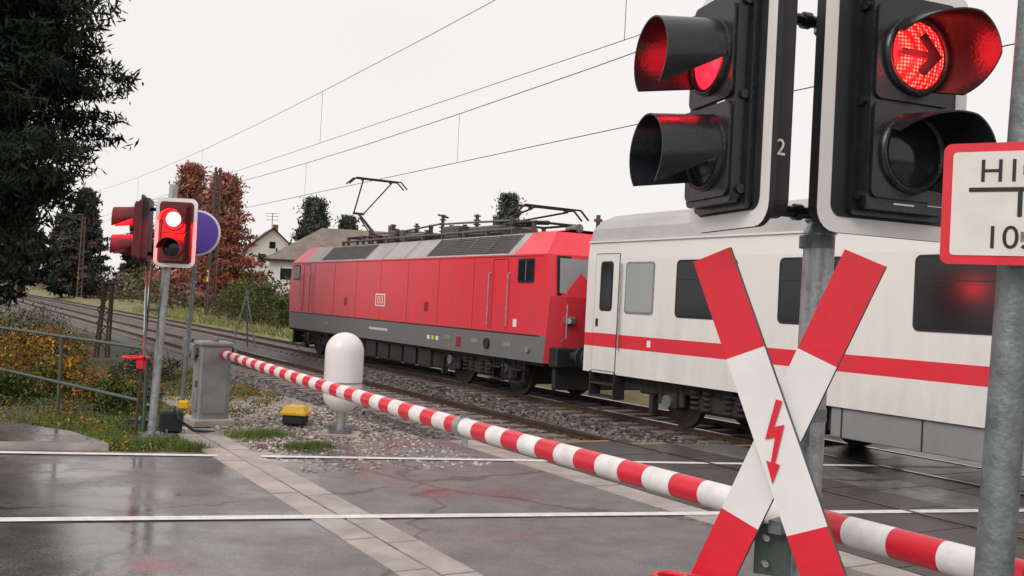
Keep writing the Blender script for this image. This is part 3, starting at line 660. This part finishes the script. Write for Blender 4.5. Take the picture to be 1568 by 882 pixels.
for sgn,xe in((1,x1),(-1,x0)):
    rows=[(HW,.84),(HW,1.40),(HW,2.25),(HW,3.14),(.92,3.66)]; N=8
    g=[]
    for hw,z in rows:
        g.append([(xe-sgn*endoff(hw*(2*k/N-1),z),CY+hw*(2*k/N-1),z) for k in range(N+1)])
    for ri in range(4):
        for k in range(N):
            q=[g[ri][k],g[ri][k+1],g[ri+1][k+1],g[ri+1][k]]
            if sgn<0: q=q[::-1]
            b.add(q,[(0,1,2,3)],LRED)
    top=g[4]; b.add([top[0],top[-1],(xe-sgn*1.3,CY+.5,3.74),(xe-sgn*1.3,CY-.5,3.74)],[(0,1,2,3)],LRED)
    for yy in(-.64,.64):
        pts=[(yy-.58,2.32),(yy+.58,2.32),(yy+.54,3.06),(yy-.54,3.06)]
        for rimw,mt,off in((.05,MATBLACK,.014),(0,GLASSL if sgn>0 else GLASS,.024)):
            vv=[]
            for (a_,z_) in pts:
                a2=a_+(rimw if a_>yy else -rimw); z2=z_+(rimw if z_>2.7 else -rimw)
                vv.append((xe-sgn*(endoff(a2,z2)-off),CY+a2,z2))
            b.add(vv,[(0,1,2,3) if sgn>0 else (3,2,1,0)],mt)
        b.cyl((xe+sgn*.04,CY+yy,2.3),(xe-sgn*.02,CY+yy+.25,2.85),.012,MATBLACK,n=5)
        b.box((xe-sgn*.12,CY+yy*1.48,1.75),(.17,.26,.17),GALVD,bev=.03); b.cyl((xe-sgn*.04,CY+yy*1.48-.06,1.75),(xe-sgn*.025,CY+yy*1.48-.06,1.75),.055,WHITE,n=14)
    b.box((xe-sgn*.16,CY,.98),(.3,2.6,.42),MATBLACK,bev=.03)
    for yy in(-.87,.87):
        b.cyl((xe-sgn*.05,CY+yy,1.02),(xe+sgn*.32,CY+yy,1.02),.1,UNDER); b.cyl((xe+sgn*.32,CY+yy,1.02),(xe+sgn*.4,CY+yy,1.02),.23,UNDER)
    b.box((xe-sgn*.25,CY,.55),(.12,2.4,.5),MATBLACK,bev=.02)
    for yy in(-.3,.3): b.tube([(xe,CY+yy,1.1),(xe+sgn*.25,CY+yy,.7),(xe+sgn*.6,CY+yy,.9)],.03,MATBLACK,n=6)
    b.tube([(xe-sgn*.1,CY-1.15,1.3),(xe+sgn*.08,CY-1.15,1.4),(xe+sgn*.08,CY-1.15,2.1)],.016,GALV,n=6)
ys=CY-HW
def side(t0,t1,z0,z1,r,m,off=.008,depth=.006): b.rr(-(t0+t1)/2,(z0+z1)/2,abs(t1-t0),z1-z0,r,ys-off,ys-off+depth,m)
side(17.4,33.9,1.385,1.415,.005,MATBLACK,.006)
for tc_ in(18.05,33.35):
    side(tc_-.34,tc_+.34,2.52,3.05,.06,MATBLACK,.010); side(tc_-.29,tc_+.29,2.57,3.0,.05,GLASS,.016); side(tc_-.012,tc_+.012,2.57,3.0,.003,GREYPAINT,.019)
for tc_ in(19.15,32.3):
    for e in(-.33,.33): side(tc_+e-.008,tc_+e+.008,1.45,3.05,.003,SEAM,.007)
    side(tc_-.33,tc_+.33,3.04,3.055,.003,SEAM,.0075)
    for e in(-.43,.43): b.tube([(-tc_-e,ys,1.5),(-tc_-e,ys-.06,1.55),(-tc_-e,ys-.06,2.7),(-tc_-e,ys,2.75)],.015,GALV,n=6)
for t in np.arange(20.4,31.5,1.85): side(t-.006,t+.006,1.42,3.12,.003,SEAM,.004)
side(17.4,33.9,3.09,3.11,.005,SEAM,.004)
for t in(22.9,28.6): side(t-.12,t+.12,1.75,2.0,.02,SEAM,.006)
side(25.55,26.25,1.80,2.16,.03,WHITE,.010); side(25.62,26.18,1.84,2.12,.02,LRED,.014)
for dx in(-.12,.12):
    side(25.9+dx-.09,25.9+dx-.055,1.88,2.08,.003,WHITE,.018); side(25.9+dx+.02,25.9+dx+.06,1.90,2.06,.01,WHITE,.018); side(25.9+dx-.08,25.9+dx+.05,2.06,2.085,.003,WHITE,.0178); side(25.9+dx-.08,25.9+dx+.05,1.88,1.905,.003,WHITE,.0178)
for i,t in enumerate(np.arange(25.3,26.6,.09)): side(t,t+.055,1.12,1.19,.002,WHITE,.008)
for t in(18.7,20.2,21.6,30.2): side(t-.16,t+.16,1.10,1.2,.01,GREYPAINT,.01)
side(18.35,18.5,1.55,1.72,.01,WHITE,.008); side(20.9,21.15,.95,1.2,.01,SEAM,.008)
for k in range(3): side(22.1+k*.25,22.25+k*.25,1.05,1.15,.01,YELLOW if k==1 else WHITE,.008)
b.cyl((-19.6,ys,1.12),(-19.6,ys-.05,1.12),.12,MATBLACK,n=16); b.cyl((-17.8,ys,1.1),(-17.8,ys-.06,1.1),.07,GALV,n=12)
nrm=Vector((0,-.52,.48)).normalized()
def slant(t0,t1,f0,f1,m,off):
    P0=Vector((0,CY-HW,3.14)); P1=Vector((0,CY-.92,3.66)); 
    q=[P0.lerp(P1,f0)+nrm*off,P0.lerp(P1,f1)+nrm*off]
    b.add([(-t1,q[0].y,q[0].z),(-t0,q[0].y,q[0].z),(-t0,q[1].y,q[1].z),(-t1,q[1].y,q[1].z)],[(0,1,2,3)],m)
for (ta,tb) in((18.95,23.05),(27.3,31.0)):
    slant(ta,tb,.08,.95,LOUV,.006)
    for f in np.arange(.12,.92,.09): slant(ta+.08,tb-.08,f,f+.035,LROOF,.014)
    nn=4
    for i in range(nn+1):
        tt=ta+(tb-ta)*i/nn; slant(tt-.03,tt+.03,.06,.97,LROOF,.02)
for t in(24.4,25.9): slant(t-.012,t+.012,.0,1,LROOF,.006)
for t in np.arange(20.2,29.6,.75):
    L=CY-.35+.25*math.sin(t*3); z=3.74; hh_=.34+.14*math.sin(t*5)
    b.cyl((-t,L,z),(-t,L,z+hh_),.07,INSUL,n=10); 
    for q in(.06,.14,.22): b.cyl((-t,L,z+q),(-t,L,z+q+.03),.12,INSUL,n=10)
b.tube([(-20.2,CY-.35,4.08),(-22.5,CY-.45,4.12),(-24.9,CY-.2,4.2),(-27,CY-.4,4.05),(-29.5,CY-.35,4.08)],.028,GALVD,n=6)
b.cyl((-19.5,CY-.88,3.80),(-30.5,CY-.88,3.80),.035,LROOF,n=8)
for t in np.arange(19.6,30.5,1.2): b.box((-t,CY-.88,3.72),(.06,.08,.12),LROOF)
for t,l_,w_,h_ in((21.6,1.6,1.2,.24),(23.7,.9,.9,.34),(25.4,1.4,1.3,.2),(27.2,1.0,1.0,.36),(28.6,.7,.7,.26)):
    b.box((-t,CY,3.74+h_/2),(l_,w_,h_),LROOF,bev=.04)
for t,hh_ in((22.6,.62),(24.6,.72),(26.3,.55),(28.0,.6)):
    b.cyl((-t,CY-.2,3.74),(-t,CY-.2,3.74+hh_),.05,INSUL,n=8)
    for q in np.arange(.12,hh_,.11): b.cyl((-t,CY-.2,3.74+q),(-t,CY-.2,3.77+q),.10,INSUL,n=10)
b.cyl((-24.3,CY-.2,4.36),(-24.9,CY-.2,4.47),.03,MATBLACK,n=6)
b.cyl((-18.2,CY-.3,3.78),(-17.7,CY-.3,3.78),.05,GALVD,r2=.1,n=10)
b.cyl((-18.0,CY+.4,3.7),(-18.0,CY+.4,4.15),.05,INSUL,n=8); b.cyl((-18.0,CY+.4,4.0),(-18.0,CY+.4,4.06),.1,INSUL,n=8)
def panto(tb,up):
    z=3.98
    for e in(-.55,.55):
        b.cyl((-tb-.7,CY+e,z),(-tb+.8,CY+e,z),.03,MATBLACK,n=8)
        for f in(-.6,.7): b.cyl((-tb+f,CY+e,3.72),(-tb+f,CY+e,z),.06,INSUL,n=8)
    for f in(-.6,.7): b.cyl((-tb+f,CY-.55,z),(-tb+f,CY+.55,z),.03,MATBLACK,n=8)
    if up: knee=(-tb-1.25,4.88); hd=(-tb+.25,5.84)
    else: knee=(-tb-1.6,4.12); hd=(-tb+.5,4.30)
    b.cyl((-tb+.45,CY,z+.03),(knee[0],CY,knee[1]),.055,MATBLACK,r2=.045,n=8)
    b.cyl((-tb+.1,CY,z+.03),(knee[0]+.12,CY,knee[1]-.15),.02,MATBLACK,n=6)
    for e in(-.5,.5): b.cyl((knee[0],CY+e*.35,knee[1]),(hd[0],CY+e,hd[1]),.024,MATBLACK,n=6)
    b.cyl((knee[0],CY-.2,knee[1]),(knee[0],CY+.2,knee[1]),.04,MATBLACK,n=8)
    for e in(-.14,.14):
        b.tube([(hd[0]+e,CY-1.02,hd[1]-.16),(hd[0]+e,CY-.78,hd[1]+.06),(hd[0]+e,CY+.78,hd[1]+.06),(hd[0]+e,CY+1.02,hd[1]-.16)],.024,MATBLACK,n=6)
    for e in(-.5,.5): b.cyl((hd[0]-.16,CY+e,hd[1]+.02),(hd[0]+.16,CY+e,hd[1]+.02),.02,MATBLACK,n=6)
panto(30.2,True); panto(19.9,False)
def bogie(b,tc_,wb,r,yc=CY):
    for yy in(-1.05,1.05):
        b.box((-tc_,yc+yy,.72),(wb+1.2,.16,.22),UNDER,bev=.03); b.box((-tc_,yc+yy*1.02,.52),(wb*.42,.2,.3),UNDER,bev=.03)
        for e in(-.55,-.25,.25,.55):
            for q in range(5): b.cyl((-tc_+e,yc+yy*1.1,.42+q*.09),(-tc_+e,yc+yy*1.1,.46+q*.09),.11,UNDER,n=12)
        for e in(-wb/2,wb/2):
            b.box((-tc_+e,yc+yy*1.03,.5),(.36,.2,.34),UNDER,bev=.04); b.cyl((-tc_+e,yc+yy*1.12,r),(-tc_+e,yc+yy*1.18,r),.12,GALVD,n=14)
            for f in(-.28,.28): b.cyl((-tc_+e+f,yc+yy*1.05,.4),(-tc_+e+f,yc+yy*1.05,.8),.07,UNDER,n=10)
            b.box((-tc_+e*1.45,yc+yy*1.0,.45),(.1,.14,.5),UNDER)
        b.cyl((-tc_-.2,yc+yy*1.14,.95),(-tc_+.7,yc+yy*1.14,.6),.045,UNDER,n=8)
    for e in(-wb/2,wb/2):
        for yy in(-.75,.75):
            b.cyl((-tc_+e,yc+yy-.06,r),(-tc_+e,yc+yy+.06,r),r,UNDER,n=32)
            b.cyl((-tc_+e,yc+yy*1.0-.075*(1 if yy<0 else -1),r),(-tc_+e,yc+yy,r),r*.72,RUST,n=28)
        b.cyl((-tc_+e,yc-.8,r),(-tc_+e,yc+.8,r),.09,UNDER,n=12)
    b.box((-tc_,yc,.56),(wb+.9,1.3,.56),UNDER)
bogie(b,20.4,2.7,.60); bogie(b,31.0,2.7,.60)
b.box((-25.7,CY,.58),(6.6,2.3,.52),UNDER,bev=.05)
for t in(23.2,24.1,25.0,25.9,26.8,27.7): b.box((-t,CY-1.18,.56),(.72,.16,.5),UNDER if int(t)%2 else MATBLACK,bev=.03)
b.box((-25.7,CY,.82),(16.6,2.5,.12),UNDER)
for t in(18.3,19.2,32.3):
    for z in(.35,.62): b.box((-t,CY-1.3,z),(.45,.22,.03),MATBLACK)
    for e in(-.22,.22): b.box((-t+e,CY-1.3,.6),(.03,.03,.55),MATBLACK)
b.obj('electric_locomotive')
# ------------------------------------------------------------------ passenger coach
CWH=dirty_paint('coach_white',(0.80,0.77,0.735),.8,2.6,dirt=(.35,.31,.27),amt=.5)
CRD=dirty_paint('coach_red_stripe',(0.76,0.02,0.045),1.2,1.7,amt=.3)
CRF=mat('coach_roof',(0.42,0.405,0.40),.5,var=.15,scale=.8)
CSK=dirty_paint('coach_skirt_grey',(0.26,0.265,0.27),.3,.9,amt=.5)
def coach(xa,xb,name):
    b=B(T)
    P=[(-HW,.82),(-HW,1.32),(-HW,1.57),(-HW-.0,3.0),(-HW+.03,3.32)]
    for k in range(1,10):
        a=PI*k/10; P.append((-1.37*math.cos(a),3.32+.68*math.sin(a)**.8))
    P+=[(HW-.03,3.32),(HW,3.0),(HW,1.57),(HW,1.32),(HW,.82)]
    ms=[CWH,CRD,CWH,CWH]+[CRF]*10+[CWH,CWH,CRD,CWH]
    for j in range(len(P)-1):
        (ya,za),(yb,zb)=P[j],P[j+1]
        b.add([(xa,CY+ya,za),(xb,CY+ya,za),(xb,CY+yb,zb),(xa,CY+yb,zb)],[(0,1,2,3)],ms[j],smooth=(4<=j<=13))
    for xe in(xa,xb):
        b.add([(xe,CY+y,z) for y,z in P],[tuple(range(len(P)))],CWH)
        b.box((xe+(-.2 if xe==xa else .2),CY,2.05),(.4,1.5,2.3),MATBLACK,bev=.08)
        for yy in(-.87,.87): b.cyl((xe,CY+yy,1.02),(xe+(-.5 if xe==xa else .5),CY+yy,1.02),.09,UNDER); b.cyl((xe+(-.5 if xe==xa else .5),CY+yy,1.02),(xe+(-.57 if xe==xa else .57),CY+yy,1.02),.22,UNDER)
        b.box((xe,CY,.98),(.1,2.6,.3),UNDER)
    def sd(xc,z0,z1,wd,r,m,off): b.rr(xc,(z0+z1)/2,wd,z1-z0,r,ys-off,ys-off+.008,m)
    b.box(((xa+xb)/2,ys+.02,3.33),(xb-xa,.05,.03),CWH)
    for xd in(xa+.66,xb-.66):
        sd(xd,.86,3.10,.76,.03,MATBLACK,.009); sd(xd,.87,1.32,.735,.01,CWH,.014); sd(xd,1.325,1.57,.735,.01,CRD,.0145); sd(xd,1.575,3.085,.735,.01,CWH,.014)
        sd(xd,2.0,2.95,.40,.08,MATBLACK,.018); sd(xd,2.04,2.91,.32,.07,GLASS,.024)
        b.cyl((xd+.48,ys-.05,1.3),(xd+.48,ys-.05,2.9),.016,GALV,n=8)
        sd(xd-.26,1.7,1.85,.08,.01,MATBLACK,.02)
        for z in(.38,.62): b.box((xd,ys+.1,z),(.75,.26,.03),UNDER)
        for e in(-.38,.38): b.box((xd+e,ys+.1,.6),(.03,.26,.5),UNDER)
    for xd in(xa+1.65,xb-1.65):
        sd(xd,1.97,2.93,.84,.07,GREYPAINT,.008); sd(xd,2.01,2.89,.76,.06,GLASSL,.014)
    x=xa+2.7; 
    while x+1.4<xb-2.2:
        sd(x+.7,1.95,2.95,1.48,.09,MATBLACK,.008); sd(x+.7,1.99,2.91,1.38,.06,GLASS,.014); sd(x+.7,2.60,2.615,1.38,.003,MATBLACK,.017)
        x+=2.38
    for yy in(-1,1):
        b.box(((xa+xb)/2,CY+yy*1.33,.60),(xb-xa-12.2,.04,.42),CSK,bev=.01)
    k=xa+6.3
    while k<xb-6.3:
        b.box((k,ys+.045,.6),(.015,.02,.41),MATBLACK); k+=1.3
    b.box(((xa+xb)/2,CY,.75),(xb-xa-.4,2.2,.14),UNDER)
    b.add([(xa+9.0,ys+.04,.68),(xa+9.18,ys+.04,.68),(xa+9.09,ys+.04,.84)],[(0,1,2)],YELLOW)
    b.rr(xa+2.0,1.45,.10,.12,.01,ys-.012,ys-.006,WHITE)
    bogie(b,-(xa+3.6),2.5,.46); bogie(b,-(xb-3.6),2.5,.46)
    for xq in(xa+1.7,xb-1.7): b.box((xq,CY-.9,.7),(.5,.5,.35),UNDER,bev=.04)
    for xq in np.arange(xa+5.3,xa+6.2,.4): b.box((xq,CY-1.1,.62),(.3,.3,.4),UNDER,bev=.04)
    return b.obj(name)
coach(-15.75,10.6,'passenger_coach')
# ------------------------------------------------------------------ catenary
MASTM=mat('weathered_mast_steel',(0.13,0.075,0.065),.8,.1,var=.4,scale=3)
def mast(t,L,side_,arms):
    b=B(T@place(-t,L,0)); h=10.6
    for sx in(-1,1):
        for sy in(-1,1): b.cyl((sx*.28,sy*.28,-.3),(sx*.16,sy*.16,h),.06,MASTM,n=6)
    for i in range(18):
        z=i*h/18; f=1-z/h*.45; f2=1-(z+h/18)/h*.45
        for sy in(-1,1): b.cyl((-.28*f,sy*.28*f,z),(.28*f2,sy*.28*f2,z+h/18),.035,MASTM,n=4)
        for sx in(-1,1): b.cyl((sx*.28*f,-.28*f,z),(sx*.28*f2,.28*f2,z+h/18),.035,MASTM,n=4)
    b.box((0,0,0),(.8,.8,.5),CONC)
    for La in arms:
        dy=La-L
        b.cyl((0,0,6.1),(0,dy,7.75),.035,MASTM,n=6); b.cyl((0,0,7.9),(0,dy,7.75),.025,MASTM,n=6); b.cyl((0,dy*.35,6.7),(0,dy,6.1),.025,MASTM,n=6)
    b.box((.0,-.30,3.0),(.5,.02,.8),YELLOW); b.box((.0,-.32,3.1),(.3,.01,.35),INK)
    b.obj('catenary_mast')
mast(69.4,17.0,-1,[12.5]); mast(134,16.5,-1,[12.5]); mast(69.4,4.6,1,[8.5]); mast(134,4.6,1,[8.5])
WIRE=mat('wire',(0.03,0.03,0.03),.5,.5)
b=B(T)
sup=[-30,5,69.4,134,198]
for L,zc in((8.5,5.95),(12.5,5.92)):
    for t0,t1 in zip(sup[:-1],sup[1:]):
        N=10; pts=[]
        for i in range(N+1):
            f=i/N; t=t0+(t1-t0)*f; z=7.85-.95*4*f*(1-f)*.7; pts.append((-t,L+.0,z))
            if 0<i<N and i%2: b.cyl((-t,L,zc),(-t,L,z),.005,WIRE,n=4,caps=False)
        m_=.55 if L<10 else .9
        b.tube(pts,.012*m_,WIRE,n=5); b.cyl((-t0,L,zc),(-t1,L,zc),.011*m_,WIRE,n=5)
b.obj('overhead_wires')
# ------------------------------------------------------------------ houses
PLAS=mat('house_render',(0.70,0.66,0.62),.85,var=.08,scale=.6); TILE=mat('roof_tiles_brown',(0.21,0.165,0.14),.8,var=.3,scale=1.2,bump=.6,bscale=5); TILE2=mat('roof_tiles_dark',(0.11,0.065,0.065),.8,var=.3,scale=1.2)
def house(name,x,y,a,w_,d_,he,hr,tile,hip=0):
    b=B(place(x,y,0,a))
    b.add([(-w_/2,-d_/2,-.5),(w_/2,-d_/2,-.5),(w_/2,d_/2,-.5),(-w_/2,d_/2,-.5),(-w_/2,-d_/2,he),(w_/2,-d_/2,he),(w_/2,d_/2,he),(-w_/2,d_/2,he)],[(0,1,5,4),(1,2,6,5),(2,3,7,6),(3,0,4,7)],PLAS)
    if not hip:
        b.add([(-w_/2,-d_/2,he),(-w_/2,d_/2,he),(-w_/2,0,hr)],[(0,2,1)],PLAS); b.add([(w_/2,-d_/2,he),(w_/2,d_/2,he),(w_/2,0,hr)],[(0,1,2)],PLAS)
    o=.45; W=w_/2+o; D=d_/2+o; k=(hr-he)/(d_/2); z=he-o*k
    for t_ in(0,.18):
        b.add([(-W,-D,z+t_),(W,-D,z+t_),(W-hip,0,hr+t_),(-W+hip,0,hr+t_),(W,D,z+t_),(-W,D,z+t_)],[(0,1,2,3),(3,2,4,5),(1,4,2),(0,3,5)] if hip else [(0,1,2,3),(3,2,4,5)],tile)
    b.box((0,-D,z+.08),(2*W,.12,.16),MATBLACK)
    n=max(2,int(w_/3))
    for i in range(n):
        xx=-w_/2+w_*(i+.5)/n
        for zz in([he-1.4] if he<6 else [he-1.4,he-4.2]): b.rr(xx,zz,1.2,1.2,.02,-d_/2-.04,-d_/2,WHITE); b.rr(xx,zz,1.0,1.0,.02,-d_/2-.06,-d_/2-.042,GLASS)
    for s_ in(-1,1):
        for yy in(-d_/5,d_/5): b.box((s_*(w_/2+.02),yy,he-1.3),(.06,1.0,1.2),GLASS)
        b.box((s_*(w_/2+.02),0,he+.6),(.06,.8,.9),GLASS)
    b.box((w_*.2,.6,hr-.1),(.7,.7,1.8),mat('chimney_brick',(.22,.08,.06),.9))
    b.obj(name)
house('white_house',-34.6,138,math.radians(-70),10,6.4,8.0,10.8,TILE2)
house('bungalow',-14.6,92,math.radians(6),15,9,5.2,8.2,TILE,hip=4.5)
b=B(place(-34.0,137,11.3)); b.cyl((0,0,-1.2),(0,0,2.0),.05,WIRE,n=5)
for z in(1.0,1.5,1.9): b.cyl((-.9,0,z),(.9,0,z),.04,WIRE,n=4)
b.obj('roof_antenna')
